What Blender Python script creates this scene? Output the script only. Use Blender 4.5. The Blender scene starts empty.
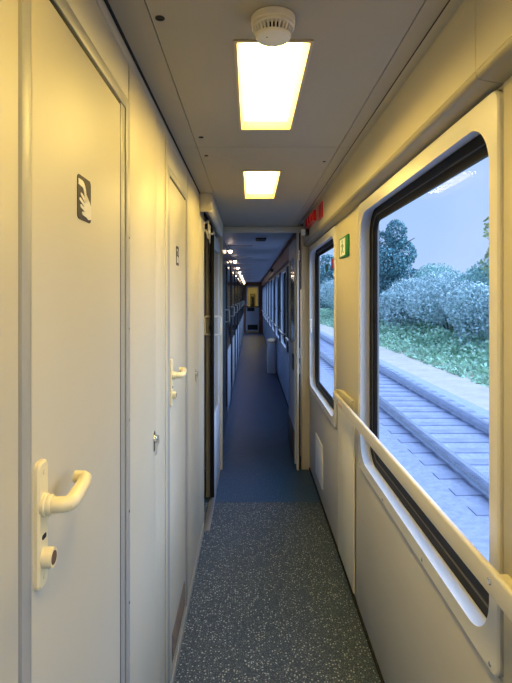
import bpy, bmesh, math, random
import numpy as np
from mathutils import Vector, Matrix

random.seed(7)
RNG = np.random.default_rng(11)
SC = bpy.context.scene
COL = SC.collection
PI = math.pi

# ------------------------------------------------------------------ camera
EYE = 1.55
cam_d = bpy.data.cameras.new('camera')
cam = bpy.data.objects.new('camera', cam_d)
COL.objects.link(cam)
cam.location = (0, 0, EYE)
cam.rotation_euler = (PI / 2, 0, 0)
cam_d.sensor_fit = 'VERTICAL'
cam_d.sensor_height = 36.0
cam_d.lens = 513 / 683 * 36.0
cam_d.shift_x = 5.5 / 683
cam_d.shift_y = -44.5 / 683
cam_d.clip_start = 0.02
cam_d.clip_end = 600
SC.camera = cam

# ------------------------------------------------------------------ colour management
SC.view_settings.view_transform = 'Standard'
SC.view_settings.look = 'None'
SC.view_settings.gamma = 1
SC.view_settings.exposure = 0.0
SC.view_settings.use_curve_mapping = False

LAMP_STRENGTH = 33.0
LAMP_COLOR = (1.0, 0.70, 0.17)

# ------------------------------------------------------------------ sky: hazy pale blue
W = bpy.data.worlds.new('sky')
SC.world = W
W.use_nodes = True
nt = W.node_tree
nt.nodes.clear()
wo = nt.nodes.new('ShaderNodeOutputWorld')
bg = nt.nodes.new('ShaderNodeBackground')
tc = nt.nodes.new('ShaderNodeTexCoord')
sx = nt.nodes.new('ShaderNodeSeparateXYZ')
rp = nt.nodes.new('ShaderNodeValToRGB')
rp.color_ramp.elements[0].position = 0.0
rp.color_ramp.elements[0].color = (0.50, 0.66, 0.96, 1)
rp.color_ramp.elements[1].position = 0.6
rp.color_ramp.elements[1].color = (0.30, 0.50, 0.98, 1)
nz = nt.nodes.new('ShaderNodeTexNoise')
nz.inputs['Scale'].default_value = 3.0
nz.inputs['Detail'].default_value = 5
mx = nt.nodes.new('ShaderNodeMixRGB')
mx.inputs[2].default_value = (0.66, 0.76, 0.98, 1)
rp2 = nt.nodes.new('ShaderNodeValToRGB')
rp2.color_ramp.elements[0].position = 0.45
rp2.color_ramp.elements[0].color = (0, 0, 0, 1)
rp2.color_ramp.elements[1].position = 0.75
rp2.color_ramp.elements[1].color = (0.55, 0.55, 0.55, 1)
L = nt.links.new
L(tc.outputs['Generated'], sx.inputs[0])
L(sx.outputs['Z'], rp.inputs[0])
L(tc.outputs['Generated'], nz.inputs['Vector'])
L(nz.outputs['Fac'], rp2.inputs[0])
L(rp2.outputs[0], mx.inputs[0])
L(rp.outputs[0], mx.inputs[1])
L(mx.outputs[0], bg.inputs['Color'])
bg.inputs['Strength'].default_value = 1.12
L(bg.outputs[0], wo.inputs['Surface'])

# soft overcast sun from the window side
sun_d = bpy.data.lights.new('sun', 'SUN')
sun_d.energy = 8.0
sun_d.angle = math.radians(95)
sun_d.color = (0.57, 0.71, 1.0)
sun = bpy.data.objects.new('sun', sun_d)
COL.objects.link(sun)
sun.rotation_euler = Vector((-0.83, 0.10, -0.55)).to_track_quat('-Z', 'Y').to_euler()


# ================================================================== helpers
def rr(a0, a1, b0, b1, r, n=8):
    """rounded rectangle loop of (a, b)"""
    out = []
    for cx, cy, s in ((a1 - r, b1 - r, 0), (a0 + r, b1 - r, 1), (a0 + r, b0 + r, 2), (a1 - r, b0 + r, 3)):
        for k in range(n + 1):
            t = (s + k / n) * PI / 2
            out.append((cx + r * math.cos(t), cy + r * math.sin(t)))
    return out


class MB:
    def __init__(self):
        self.bm = bmesh.new()

    def box(self, x0, x1, y0, y1, z0, z1, bev=0.0, seg=2):
        r = bmesh.ops.create_cube(self.bm, size=1.0)
        vs = r['verts']
        for v in vs:
            v.co = Vector(((x0 + x1) / 2 + v.co.x * (x1 - x0), (y0 + y1) / 2 + v.co.y * (y1 - y0), (z0 + z1) / 2 + v.co.z * (z1 - z0)))
        if bev > 0:
            es = list({e for v in vs for e in v.link_edges})
            bmesh.ops.bevel(self.bm, geom=es, offset=bev, segments=seg, affect='EDGES', profile=0.5)
        return self

    def map(self, axis, a, b, t):
        return {'x': (t, a, b), 'y': (a, t, b), 'z': (a, b, t)}[axis]

    def prism(self, prof, axis, t0, t1):
        A = [self.bm.verts.new(self.map(axis, a, b, t0)) for a, b in prof]
        B = [self.bm.verts.new(self.map(axis, a, b, t1)) for a, b in prof]
        n = len(prof)
        for i in range(n):
            self.bm.faces.new((A[i], A[(i + 1) % n], B[(i + 1) % n], B[i]))
        self.bm.faces.new(A)
        self.bm.faces.new(B)
        return self

    def loops(self, loops, closed=True, caps=(False, False)):
        """bridge a list of 3D loops of equal length"""
        V = [[self.bm.verts.new(p) for p in lp] for lp in loops]
        n = len(V[0])
        for i in range(len(V) - 1):
            for k in range(n if closed else n - 1):
                self.bm.faces.new((V[i][k], V[i][(k + 1) % n], V[i + 1][(k + 1) % n], V[i + 1][k]))
        if caps[0]:
            self.bm.faces.new(V[0])
        if caps[1]:
            self.bm.faces.new(V[-1])
        return self

    def torus_loops(self, loops):
        """as loops(), the last joined to the first"""
        V = [[self.bm.verts.new(p) for p in lp] for lp in loops]
        n = len(V[0])
        m = len(V)
        for i in range(m):
            j = (i + 1) % m
            for k in range(n):
                self.bm.faces.new((V[i][k], V[i][(k + 1) % n], V[j][(k + 1) % n], V[j][k]))
        return self

    def sweep(self, pts, sect, up=(0, 0, 1)):
        """sweep a cross-section [(side, up)] along pts, caps closed"""
        pts = [Vector(p) for p in pts]
        up = Vector(up)
        lps = []
        for i, p in enumerate(pts):
            a = pts[max(i - 1, 0)]
            b = pts[min(i + 1, len(pts) - 1)]
            t = (b - a).normalized()
            s = t.cross(up)
            if s.length < 1e-6:
                s = Vector((1, 0, 0))
            s.normalize()
            u = s.cross(t).normalized()
            lps.append([p + s * q[0] + u * q[1] for q in sect])
        return self.loops(lps, True, (True, True))

    def tube(self, pts, r, n=14, up=(0, 0, 1), radii=None):
        pts = [Vector(p) for p in pts]
        up = Vector(up)
        lps = []
        for i, p in enumerate(pts):
            a = pts[max(i - 1, 0)]
            b = pts[min(i + 1, len(pts) - 1)]
            t = (b - a).normalized()
            s = t.cross(up)
            if s.length < 1e-4:
                s = t.cross(Vector((1, 0, 0.01)))
            s.normalize()
            u = s.cross(t).normalized()
            q = radii[i] if radii else r
            lps.append([p + (s * math.cos(k * 2 * PI / n) + u * math.sin(k * 2 * PI / n)) * q for k in range(n)])
        return self.loops(lps, True, (True, True))

    def lathe(self, prof, c, axis='z', n=32, sign=1):
        """prof: [(radius, height)] along the axis from c"""
        lps = []
        for r, h in prof:
            lp = []
            for k in range(n):
                a = r * math.cos(k * 2 * PI / n)
                b = r * math.sin(k * 2 * PI / n)
                d = self.map(axis, a, b, h * sign)
                lp.append((c[0] + d[0], c[1] + d[1], c[2] + d[2]))
            lps.append(lp)
        return self.loops(lps, True, (True, True))

    def build(self, name, m, parent=None, smooth=35, label=None):
        bmesh.ops.recalc_face_normals(self.bm, faces=self.bm.faces)
        me = bpy.data.meshes.new(name)
        self.bm.to_mesh(me)
        self.bm.free()
        if smooth:
            me.polygons.foreach_set('use_smooth', [True] * len(me.polygons))
            try:
                me.set_sharp_from_angle(angle=math.radians(smooth))
            except Exception:
                pass
        me.materials.append(m)
        o = bpy.data.objects.new(name, me)
        COL.objects.link(o)
        if parent is not None:
            o.parent = parent
            o.matrix_parent_inverse = Matrix.Translation(parent.location).inverted()
        if label:
            o['label'] = label
        return o


def arc(cx, cy, r, a0, a1, n=8):
    return [(cx + r * math.cos(math.radians(a0 + (a1 - a0) * k / n)), cy + r * math.sin(math.radians(a0 + (a1 - a0) * k / n))) for k in range(n + 1)]


def tag(o, label, cat, group=None, kind=None):
    o['label'] = label
    o['category'] = cat
    if group:
        o['group'] = group
    if kind:
        o['kind'] = kind
    return o


def empty(name, loc, label=None, cat=None, group=None, kind=None):
    o = bpy.data.objects.new(name, None)
    COL.objects.link(o)
    o.location = loc
    if label:
        o['label'] = label
    if cat:
        o['category'] = cat
    if group:
        o['group'] = group
    if kind:
        o['kind'] = kind
    return o


def struct(o, label=None):
    o['kind'] = 'structure'
    if label:
        o['label'] = label
    return o


def copy_tree(o, dy, parent=None):
    c = o.copy()
    COL.objects.link(c)
    if parent is None:
        c.location = (o.location.x, o.location.y + dy, o.location.z)
    else:
        inv = o.matrix_parent_inverse.copy()
        c.parent = parent
        c.matrix_parent_inverse = inv
    for ch in [x for x in bpy.data.objects if x.parent is o]:
        copy_tree(ch, dy, c)
    return c


# ================================================================== materials
def mat(name, col, rough=0.5, metal=0.0, spec=0.5, bump=0.0, bscale=200.0, vary=0.0, vscale=3.0, coat=0.0):
    m = bpy.data.materials.new(name)
    m.use_nodes = True
    t = m.node_tree
    b = t.nodes['Principled BSDF']
    b.inputs['Base Color'].default_value = (*col, 1)
    b.inputs['Roughness'].default_value = rough
    b.inputs['Metallic'].default_value = metal
    b.inputs['Specular IOR Level'].default_value = spec
    b.inputs['Coat Weight'].default_value = coat
    tcn = t.nodes.new('ShaderNodeTexCoord')
    if vary > 0:
        n = t.nodes.new('ShaderNodeTexNoise')
        n.inputs['Scale'].default_value = vscale
        n.inputs['Detail'].default_value = 4
        r = t.nodes.new('ShaderNodeValToRGB')
        r.color_ramp.elements[0].position = 0.3
        r.color_ramp.elements[1].position = 0.7
        r.color_ramp.elements[0].color = (*[c * (1 - vary) for c in col], 1)
        r.color_ramp.elements[1].color = (*[min(1, c * (1 + vary)) for c in col], 1)
        t.links.new(tcn.outputs['Object'], n.inputs['Vector'])
        t.links.new(n.outputs['Fac'], r.inputs[0])
        t.links.new(r.outputs[0], b.inputs['Base Color'])
    if bump > 0:
        n2 = t.nodes.new('ShaderNodeTexNoise')
        n2.inputs['Scale'].default_value = bscale
        n2.inputs['Detail'].default_value = 3
        bp = t.nodes.new('ShaderNodeBump')
        bp.inputs['Strength'].default_value = bump
        bp.inputs['Distance'].default_value = 0.002
        t.links.new(tcn.outputs['Object'], n2.inputs['Vector'])
        t.links.new(n2.outputs['Fac'], bp.inputs['Height'])
        t.links.new(bp.outputs['Normal'], b.inputs['Normal'])
    return m


def emit(name, col, strength):
    m = bpy.data.materials.new(name)
    m.use_nodes = True
    t = m.node_tree
    t.nodes.clear()
    o = t.nodes.new('ShaderNodeOutputMaterial')
    e = t.nodes.new('ShaderNodeEmission')
    e.inputs['Color'].default_value = (*col, 1)
    e.inputs['Strength'].default_value = strength
    t.links.new(e.outputs[0], o.inputs['Surface'])
    return m


def glass(name, tint, ior, rough=0.0):
    m = bpy.data.materials.new(name)
    m.use_nodes = True
    t = m.node_tree
    t.nodes.clear()
    o = t.nodes.new('ShaderNodeOutputMaterial')
    tr = t.nodes.new('ShaderNodeBsdfTransparent')
    tr.inputs['Color'].default_value = (*tint, 1)
    g = t.nodes.new('ShaderNodeBsdfGlossy')
    g.inputs['Roughness'].default_value = rough
    lw = t.nodes.new('ShaderNodeLayerWeight')
    lw.inputs['Blend'].default_value = 0.5
    pw = t.nodes.new('ShaderNodeMath')
    pw.operation = 'POWER'
    pw.inputs[1].default_value = 5.0
    ma = t.nodes.new('ShaderNodeMath')
    ma.operation = 'MULTIPLY_ADD'
    ma.inputs[1].default_value = ior
    ma.inputs[2].default_value = 0.002
    geo = t.nodes.new('ShaderNodeNewGeometry')
    inv = t.nodes.new('ShaderNodeMath')
    inv.operation = 'SUBTRACT'
    inv.inputs[0].default_value = 1.0
    f = t.nodes.new('ShaderNodeMath')
    f.operation = 'MULTIPLY'
    t.links.new(lw.outputs['Facing'], pw.inputs[0])
    t.links.new(pw.outputs[0], ma.inputs[0])
    t.links.new(geo.outputs['Backfacing'], inv.inputs[1])
    t.links.new(ma.outputs[0], f.inputs[0])
    t.links.new(inv.outputs[0], f.inputs[1])
    mixn = t.nodes.new('ShaderNodeMixShader')
    t.links.new(f.outputs[0], mixn.inputs[0])
    t.links.new(tr.outputs[0], mixn.inputs[1])
    t.links.new(g.outputs[0], mixn.inputs[2])
    t.links.new(mixn.outputs[0], o.inputs['Surface'])
    return m


def floor_material(name, base0, base1, flecks, rough):
    m = bpy.data.materials.new(name)
    m.use_nodes = True
    t = m.node_tree
    b = t.nodes['Principled BSDF']
    tcn = t.nodes.new('ShaderNodeTexCoord')
    cur = None
    base = t.nodes.new('ShaderNodeTexNoise')
    base.inputs['Scale'].default_value = 60
    base.inputs['Detail'].default_value = 6
    ramp = t.nodes.new('ShaderNodeValToRGB')
    ramp.color_ramp.elements[0].position = 0.3
    ramp.color_ramp.elements[0].color = (*base0, 1)
    ramp.color_ramp.elements[1].position = 0.7
    ramp.color_ramp.elements[1].color = (*base1, 1)
    t.links.new(tcn.outputs['Object'], base.inputs['Vector'])
    t.links.new(base.outputs['Fac'], ramp.inputs[0])
    cur = ramp.outputs[0]
    for scale, lim, col in flecks:
        mp = t.nodes.new('ShaderNodeMapping')
        mp.inputs['Location'].default_value = (scale * .37, scale * .11, 0)
        ds = t.nodes.new('ShaderNodeTexNoise')
        ds.inputs['Scale'].default_value = scale * 1.3
        ad = t.nodes.new('ShaderNodeMixRGB')
        ad.inputs[0].default_value = 0.006
        t.links.new(tcn.outputs['Object'], mp.inputs[0])
        t.links.new(mp.outputs[0], ad.inputs[1])
        t.links.new(ds.outputs['Color'], ad.inputs[2])
        t.links.new(mp.outputs[0], ds.inputs['Vector'])
        v = t.nodes.new('ShaderNodeTexVoronoi')
        v.inputs['Scale'].default_value = scale
        v.inputs['Randomness'].default_value = 1.0
        t.links.new(ad.outputs[0], v.inputs['Vector'])
        lt = t.nodes.new('ShaderNodeMath')
        lt.operation = 'LESS_THAN'
        lt.inputs[1].default_value = lim
        t.links.new(v.outputs['Distance'], lt.inputs[0])
        # only some of the cells carry a fleck
        sp = t.nodes.new('ShaderNodeSeparateXYZ')
        t.links.new(v.outputs['Color'], sp.inputs[0])
        gt = t.nodes.new('ShaderNodeMath')
        gt.operation = 'GREATER_THAN'
        gt.inputs[1].default_value = 0.50
        t.links.new(sp.outputs[0], gt.inputs[0])
        mu = t.nodes.new('ShaderNodeMath')
        mu.operation = 'MULTIPLY'
        t.links.new(lt.outputs[0], mu.inputs[0])
        t.links.new(gt.outputs[0], mu.inputs[1])
        mixc = t.nodes.new('ShaderNodeMixRGB')
        mixc.inputs[2].default_value = (*col, 1)
        t.links.new(mu.outputs[0], mixc.inputs[0])
        t.links.new(cur, mixc.inputs[1])
        cur = mixc.outputs[0]
    t.links.new(cur, b.inputs['Base Color'])
    b.inputs['Roughness'].default_value = rough
    b.inputs['Specular IOR Level'].default_value = 0.45
    return m


M = {}
M['cream'] = mat('cream_laminate', (0.53, 0.49, 0.385), 0.48, vary=0.02, vscale=4, bump=0.02, bscale=300)
M['door'] = mat('cream_door_laminate', (0.53, 0.49, 0.385), 0.50, vary=0.02, vscale=3)
M['frame_left'] = mat('grey_frame_paint', (0.33, 0.323, 0.30), 0.42)
M['metal_trim'] = mat('satin_aluminium', (0.62, 0.62, 0.62), 0.32, metal=0.85)
M['chrome'] = mat('chrome', (0.75, 0.74, 0.72), 0.15, metal=1.0)
M['gap'] = mat('black_gap', (0.012, 0.011, 0.010), 0.8)
M['rubber'] = mat('black_rubber', (0.007, 0.007, 0.008), 0.6, spec=0.2)
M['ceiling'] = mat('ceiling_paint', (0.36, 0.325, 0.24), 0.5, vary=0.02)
M['cove'] = mat('cream_cove_paint', (0.56, 0.515, 0.40), 0.35, vary=0.02)
M['wood'] = mat('brown_veneer', (0.32, 0.15, 0.10), 0.4, vary=0.2, vscale=8)
M['wallgrey'] = mat('pale_grey_panel', (0.50, 0.49, 0.465), 0.42, vary=0.02)
M['pillar'] = mat('cream_pillar_panel', (0.56, 0.515, 0.40), 0.38)
M['duct'] = mat('shade_darkened_duct', (0.30, 0.275, 0.21), 0.45)  # darker than the cove: shade of the underside put into the colour
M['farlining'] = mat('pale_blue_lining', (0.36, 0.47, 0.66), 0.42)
M['bead'] = mat('dark_grey_bead', (0.045, 0.045, 0.05), 0.5)
M['hatch'] = mat('ivory_panel', (0.80, 0.77, 0.66), 0.4)
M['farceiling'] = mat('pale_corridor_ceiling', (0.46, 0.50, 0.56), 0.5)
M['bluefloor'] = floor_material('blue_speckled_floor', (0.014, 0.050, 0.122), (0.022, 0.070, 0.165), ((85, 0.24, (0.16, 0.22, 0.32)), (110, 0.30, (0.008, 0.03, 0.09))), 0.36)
M['pull'] = mat('pale_grey_pull', (0.66, 0.66, 0.64), 0.3)
M['white'] = mat('white_moulding', (0.72, 0.70, 0.65), 0.28, vary=0.01)
M['rail'] = mat('cream_handrail', (0.64, 0.61, 0.54), 0.32)
M['plastic'] = mat('ivory_plastic', (0.78, 0.68, 0.42), 0.28)
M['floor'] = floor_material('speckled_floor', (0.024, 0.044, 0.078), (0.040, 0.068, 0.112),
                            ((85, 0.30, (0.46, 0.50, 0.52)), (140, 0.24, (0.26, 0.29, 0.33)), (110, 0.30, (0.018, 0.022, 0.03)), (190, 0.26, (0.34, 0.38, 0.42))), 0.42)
M['black'] = mat('black_plastic', (0.012, 0.012, 0.013), 0.5)
M['darkpane'] = mat('dark_glazing', (0.012, 0.016, 0.022), 0.08, spec=0.6)
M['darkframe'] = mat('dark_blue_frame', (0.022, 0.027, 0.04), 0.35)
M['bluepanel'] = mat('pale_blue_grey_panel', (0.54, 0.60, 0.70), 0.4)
M['sticker'] = mat('dark_brown_sticker', (0.022, 0.015, 0.016), 0.5, spec=0.3)
M['cream_print'] = mat('cream_print', (0.82, 0.76, 0.62), 0.4)
M['red'] = mat('signal_red', (0.85, 0.02, 0.02), 0.3)
M['green'] = mat('safety_green', (0.008, 0.20, 0.06), 0.35)
M['signwhite'] = mat('sign_white', (0.86, 0.88, 0.88), 0.35)
M['kick'] = mat('grey_brown_vent', (0.13, 0.11, 0.105), 0.5)
M['shell'] = mat('steel_shell', (0.30, 0.29, 0.27), 0.6)
M['detector'] = mat('ivory_detector', (0.80, 0.74, 0.60), 0.4)
M['lampframe'] = mat('ivory_lamp_frame', (0.50, 0.42, 0.27), 0.6)
M['lamp'] = emit('lamp_diffuser', LAMP_COLOR, LAMP_STRENGTH)
M['lampfar'] = emit('far_lamp_diffuser', LAMP_COLOR, 12.0)
M['spot'] = emit('spot_lamp_glow', (1.0, 0.72, 0.48), 30.0)
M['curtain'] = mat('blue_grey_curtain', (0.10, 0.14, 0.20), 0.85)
M['glass'] = glass('window_glass', (0.93, 0.965, 1.0), 0.10)
M['beige'] = mat('beige_lid', (0.55, 0.46, 0.34), 0.45)
M['tan'] = mat('brown_light_streak', (0.30, 0.20, 0.14), 0.4)

XL = -0.3085      # face of the left-hand panels
XW = 0.535       # face of the window-side wall
HC = 2.184       # ceiling height
Y_BACK, Y_PART, Y_END = -2.0, 4.60, 22.4

# ================================================================== floor and ceiling
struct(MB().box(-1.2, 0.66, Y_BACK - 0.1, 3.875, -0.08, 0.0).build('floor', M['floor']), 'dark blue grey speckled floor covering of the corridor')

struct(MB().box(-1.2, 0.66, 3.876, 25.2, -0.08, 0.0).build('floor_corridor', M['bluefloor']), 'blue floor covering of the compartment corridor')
b = MB()
b.box(-1.2, 0.66, Y_BACK - 0.1, 25.2, HC + 0.056, HC + 0.08)
ceil = struct(b.build('ceiling', M['gap']), 'grey beige panelled ceiling of the corridor')


def ceil_panel(x0, x1, y0, y1, holes=(), m='ceiling'):
    """a ceiling panel with rectangular holes (hx0, hx1, hy0, hy1) sorted along y"""
    bb = MB()
    y = y0
    for hx0, hx1, hy0, hy1 in holes:
        bb.box(x0, x1, y, hy0, HC, HC + 0.05)
        bb.box(x0, hx0, hy0, hy1, HC, HC + 0.05)
        bb.box(hx1, x1, hy0, hy1, HC, HC + 0.05)
        y = hy1
    bb.box(x0, x1, y, y1, HC, HC + 0.05)
    bb.build('panel', M[m], ceil, smooth=0)


LX0, LX1 = -0.038, 0.153
LIGHTS = [(-0.05, 0.62), (1.266, 1.936), (2.573, 3.285)]
SEAM = 2.17
ceil_panel(-0.225, 0.3735, Y_BACK, SEAM - 0.0015, [(LX0, LX1, *LIGHTS[0]), (LX0, LX1, *LIGHTS[1])])
ceil_panel(-0.225, 0.3735, SEAM + 0.0015, Y_PART, [(LX0, LX1, *LIGHTS[2])])
for a0, a1 in ((Y_BACK, SEAM - 0.0015), (SEAM + 0.0015, Y_PART)):
    ceil_panel(-0.306, -0.2275, a0, a1)
    ceil_panel(0.376, 0.424, a0, a1)
# far corridor ceiling, one panel per compartment bay
for k in range(10):
    a0, a1 = Y_PART + 1.83 * k - 0.1 * (k > 0), min(Y_PART + 1.83 * (k + 1) - 0.104, Y_END)
    if k == 0:
        a1 = Y_PART + 1.726
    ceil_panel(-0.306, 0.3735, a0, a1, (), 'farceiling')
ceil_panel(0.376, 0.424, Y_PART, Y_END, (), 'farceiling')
# recessed fasteners of the ceiling flap
for (x, y, r) in ((-0.206, 1.166, 0.011), (-0.196, 2.035, 0.010), (-0.198, 2.30, 0.009), (0.345, 2.40, 0.007)):
    MB().lathe([(r, 0.0), (r, 0.002), (r * .6, 0.0025), (r * .5, 0.001)], (x, y, HC + 0.0005), 'z', 16, -1).build('ceiling_fastener', M['gap'], ceil, label='small dark round fastener in the ceiling')
# dark joint along the wall heads
struct(MB().box(-0.330, -0.3055, Y_BACK, Y_PART, HC - 0.0008, HC + 0.004).build('trim_1', M['gap']))
struct(MB().box(0.4235, 0.4260, Y_BACK, Y_PART, HC - 0.002, HC + 0.003).build('trim_2', M['gap']))

# ================================================================== left-hand wall
wl = struct(MB().box(-0.40, -0.335, Y_BACK, 3.39, 0, HC).build('wall_left', M['gap'], smooth=0), 'cream panelled wall with the lavatory doors')


def lpanel(y0, y1, z0, z1, name='panel', parent=None, m='cream', x1=XL, x0=-0.334, bev=0.003, label=None):
    return MB().box(x0, x1, y0, y1, z0, z1, bev).build(name, M[m], parent or wl, label=label)


Z0 = 0.055
lpanel(Y_BACK, 0.684, Z0, 2.148)
lpanel(1.6775, 1.8835, Z0, 2.148)
lpanel(1.8475, 1.8845, Z0, 2.136, x1=XL + 0.005, x0=XL - 0.004, name='cover_strip', bev=0.002)
lpanel(3.105, 3.388, Z0, 2.148)
lpanel(Y_BACK, 3.388, 2.1505, 2.182, name='head_strip', x1=-0.3115)
lpanel(0.687, 1.306, 2.048, 2.148, name='panel', x1=-0.3105)
lpanel(1.8865, 2.521, 2.048, 2.148, name='panel', x1=-0.3105)
struct(MB().box(-0.334, -0.3055, Y_BACK, 3.388, 0.001, 0.052, 0.003).build('baseboard_left', M['frame_left']), 'pale skirting strip under the cream panels')


def latch(parent, y, z, name='latch'):
    e = empty(name, (XL, y, z))
    e.parent = parent
    e.matrix_parent_inverse = Matrix.Translation(parent.location).inverted()
    e['label'] = 'chrome turn latch on an oval plate'
    MB().prism(rr(y - 0.014, y + 0.014, z - 0.034, z + 0.034, 0.0135), 'x', XL - 0.001, XL + 0.003).build('latch_plate', M['chrome'], None).parent = e
    MB().lathe([(0.012, 0), (0.012, 0.008), (0.009, 0.010)], (XL + 0.0025, y, z + .008), 'x', 18).build('latch_boss', M['chrome'], None).parent = e
    MB().prism([(XL + .003, z + .022), (XL + .016, z + .018), (XL + .017, z - .004), (XL + .011, z - .020), (XL + .009, z - .042), (XL + .004, z - .046)], 'y', y - .0035, y + .0035).build('thumb_turn', M['chrome'], None).parent = e
    for ch in [c for c in bpy.data.objects if c.parent is e]:
        ch.matrix_parent_inverse = Matrix.Translation((XL, y, z)).inverted()
    return e


def hatch(y0, y1, ylatch, zl, label):
    h = empty('service_hatch', (XL - 0.016, (y0 + y1) / 2, Z0), label, 'hatch')
    MB().box(-0.334, XL, y0, y1, Z0, 2.148, 0.003).build('panel', M['cream'], h)
    latch(h, ylatch, zl)
    return h


hatch(1.3105, 1.6745, 1.635, 1.09, 'tall cream wall hatch with a chrome turn latch between the two lavatory doors')
hatch(2.5245, 3.102, 2.86, 1.115, 'tall cream wall hatch with a chrome latch between second lavatory door and sliding door')


def handle_set(parent, ya, yb, zt, zb):
    """ivory plate, lever and lock knob on a lavatory door; the spindle at about 0.38 of the plate height"""
    xf = -0.307
    yc = (ya + yb) / 2
    e = empty('door_handle', (xf, yc, (zt + zb) / 2))
    e.parent = parent
    e.matrix_parent_inverse = Matrix.Translation(parent.location).inverted()
    e['label'] = 'ivory plastic lever handle on a long plate with a lock knob'
    inv = Matrix.Translation(e.location).inverted()

    def add(mb, name, m, label=None):
        o = mb.build(name, m, None, label=label)
        o.parent = e
        o.matrix_parent_inverse = inv
    mb = MB()
    pl = rr(ya, yb, zb, zt, 0.010)
    pi = rr(ya + .003, yb - .003, zb + .003, zt - .003, 0.008)
    mb.loops([[(xf - .002, a, c) for a, c in pl], [(xf + .005, a, c) for a, c in pl], [(xf + .008, a, c) for a, c in pi]], True, (True, True))
    add(mb, 'plate', M['plastic'])
    zs = 1.249
    add(MB().lathe([(0.0165, 0), (0.0165, 0.005), (0.0148, 0.007), (0.0148, 0.012), (0.0135, 0.014)], (xf + .007, yc, zs), 'x', 24), 'collar', M['plastic'])
    y0 = yc
    xo = xf + .0440
    pts = [(xf + .010, y0, zs), (xf + .024, y0, zs), (xo - .009, y0 + .0008, zs), (xo - .003, y0 + .0045, zs), (xo, y0 + .0115, zs), (xo, y0 + .045, zs + .004), (xo - .001, y0 + .072, zs + .008),
           (xo - .003, y0 + .083, zs + .009), (xo - .009, y0 + .0885, zs + .0095), (xo - .022, y0 + .090, zs + .0095)]
    rad = [0.0118, 0.0116, .0116, .0118, .0116, .0112, .0106, .0104, .0102, .0098]
    add(MB().tube(pts, 0.012, 18, radii=rad), 'lever', M['plastic'])
    zk = 1.173
    add(MB().lathe([(0.0145, 0), (0.0145, 0.014), (0.0135, 0.0165), (0.010, 0.0165), (0.009, 0.010)], (xf + .006, yc, zk), 'x', 24), 'lock_knob', M['plastic'])
    add(MB().lathe([(0.0095, 0), (0.0095, 0.0045)], (xf + .0185, yc, zk), 'x', 18), 'lock_socket', mat('brown_socket', (0.16, 0.08, 0.05), 0.4), 'brown square-key socket in the lock knob')
    add(MB().prism(rr(yc - .007, yc + .007, 1.200, 1.207, .003), 'x', xf + .006, xf + .0088), 'indicator_slot', M['gap'], 'dark occupied indicator slot')
    for zz in (zt - .016, zb + .016):
        add(MB().lathe([(0.004, 0), (0.004, 0.002), (0.002, 0.0025)], (xf + .007, yc, zz), 'x', 12), 'screw', M['plastic'])


def hand_sign(parent, y0, y1, z0, z1, kind):
    xf = -0.3068
    e = MB().prism(rr(y0, y1, z0, z1, .009), 'x', xf - .001, xf + .0008).build('pictogram_sticker', M['sticker'], parent, smooth=0, label='dark square sticker with a cream hand-washing symbol' if kind == 'hand' else 'dark square lavatory sticker with a pale symbol')
    w = y1 - y0
    h = z1 - z0

    def P(pts, name):
        o = MB().prism([(y0 + a * w, z0 + c * h) for a, c in pts], 'x', xf + .0006, xf + .0014).build(name, M['cream_print'], None, smooth=0)
        o.parent = e
        o.matrix_parent_inverse = Matrix.Translation(e.location).inverted()
    if kind == 'hand':
        # spout at the top with a bent stream
        sp = [(0.06, .90), (.30, .90)] + [(.30 + .33 * math.sin(t), .55 + .35 * math.cos(t)) for t in (0.25, .5, .75, 1.0, 1.25, 1.5)] + [(.66, .42), (.55, .42)]
        sp += [(.30 + .19 * math.sin(t), .55 + .20 * math.cos(t)) for t in (1.4, 1.1, .8, .5, .2)] + [(.06, .77)]
        P(sp, 'tap_symbol')
        # open hand: palm with four fingers and a thumb
        hand = [(.99, .10), (.99, .40), (.86, .50), (.72, .58), (.58, .66), (.52, .63), (.62, .51), (.60, .49), (.34, .60), (.22, .61), (.21, .56), (.50, .43), (.48, .41), (.20, .49), (.12, .48), (.12, .43),
                (.46, .33), (.45, .31), (.24, .35), (.18, .33), (.19, .28), (.48, .22), (.47, .20), (.34, .20), (.30, .16), (.34, .12), (.62, .10), (.78, .06)]
        P(hand, 'hand_symbol')
    else:
        P([(.20, .86), (.55, .86), (.72, .70), (.72, .55), (.58, .55), (.58, .68), (.50, .74), (.20, .74)], 'tap_symbol')
        P([(.22, .14), (.22, .42), (.42, .50), (.80, .42), (.80, .14)], 'hand_symbol')


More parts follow.
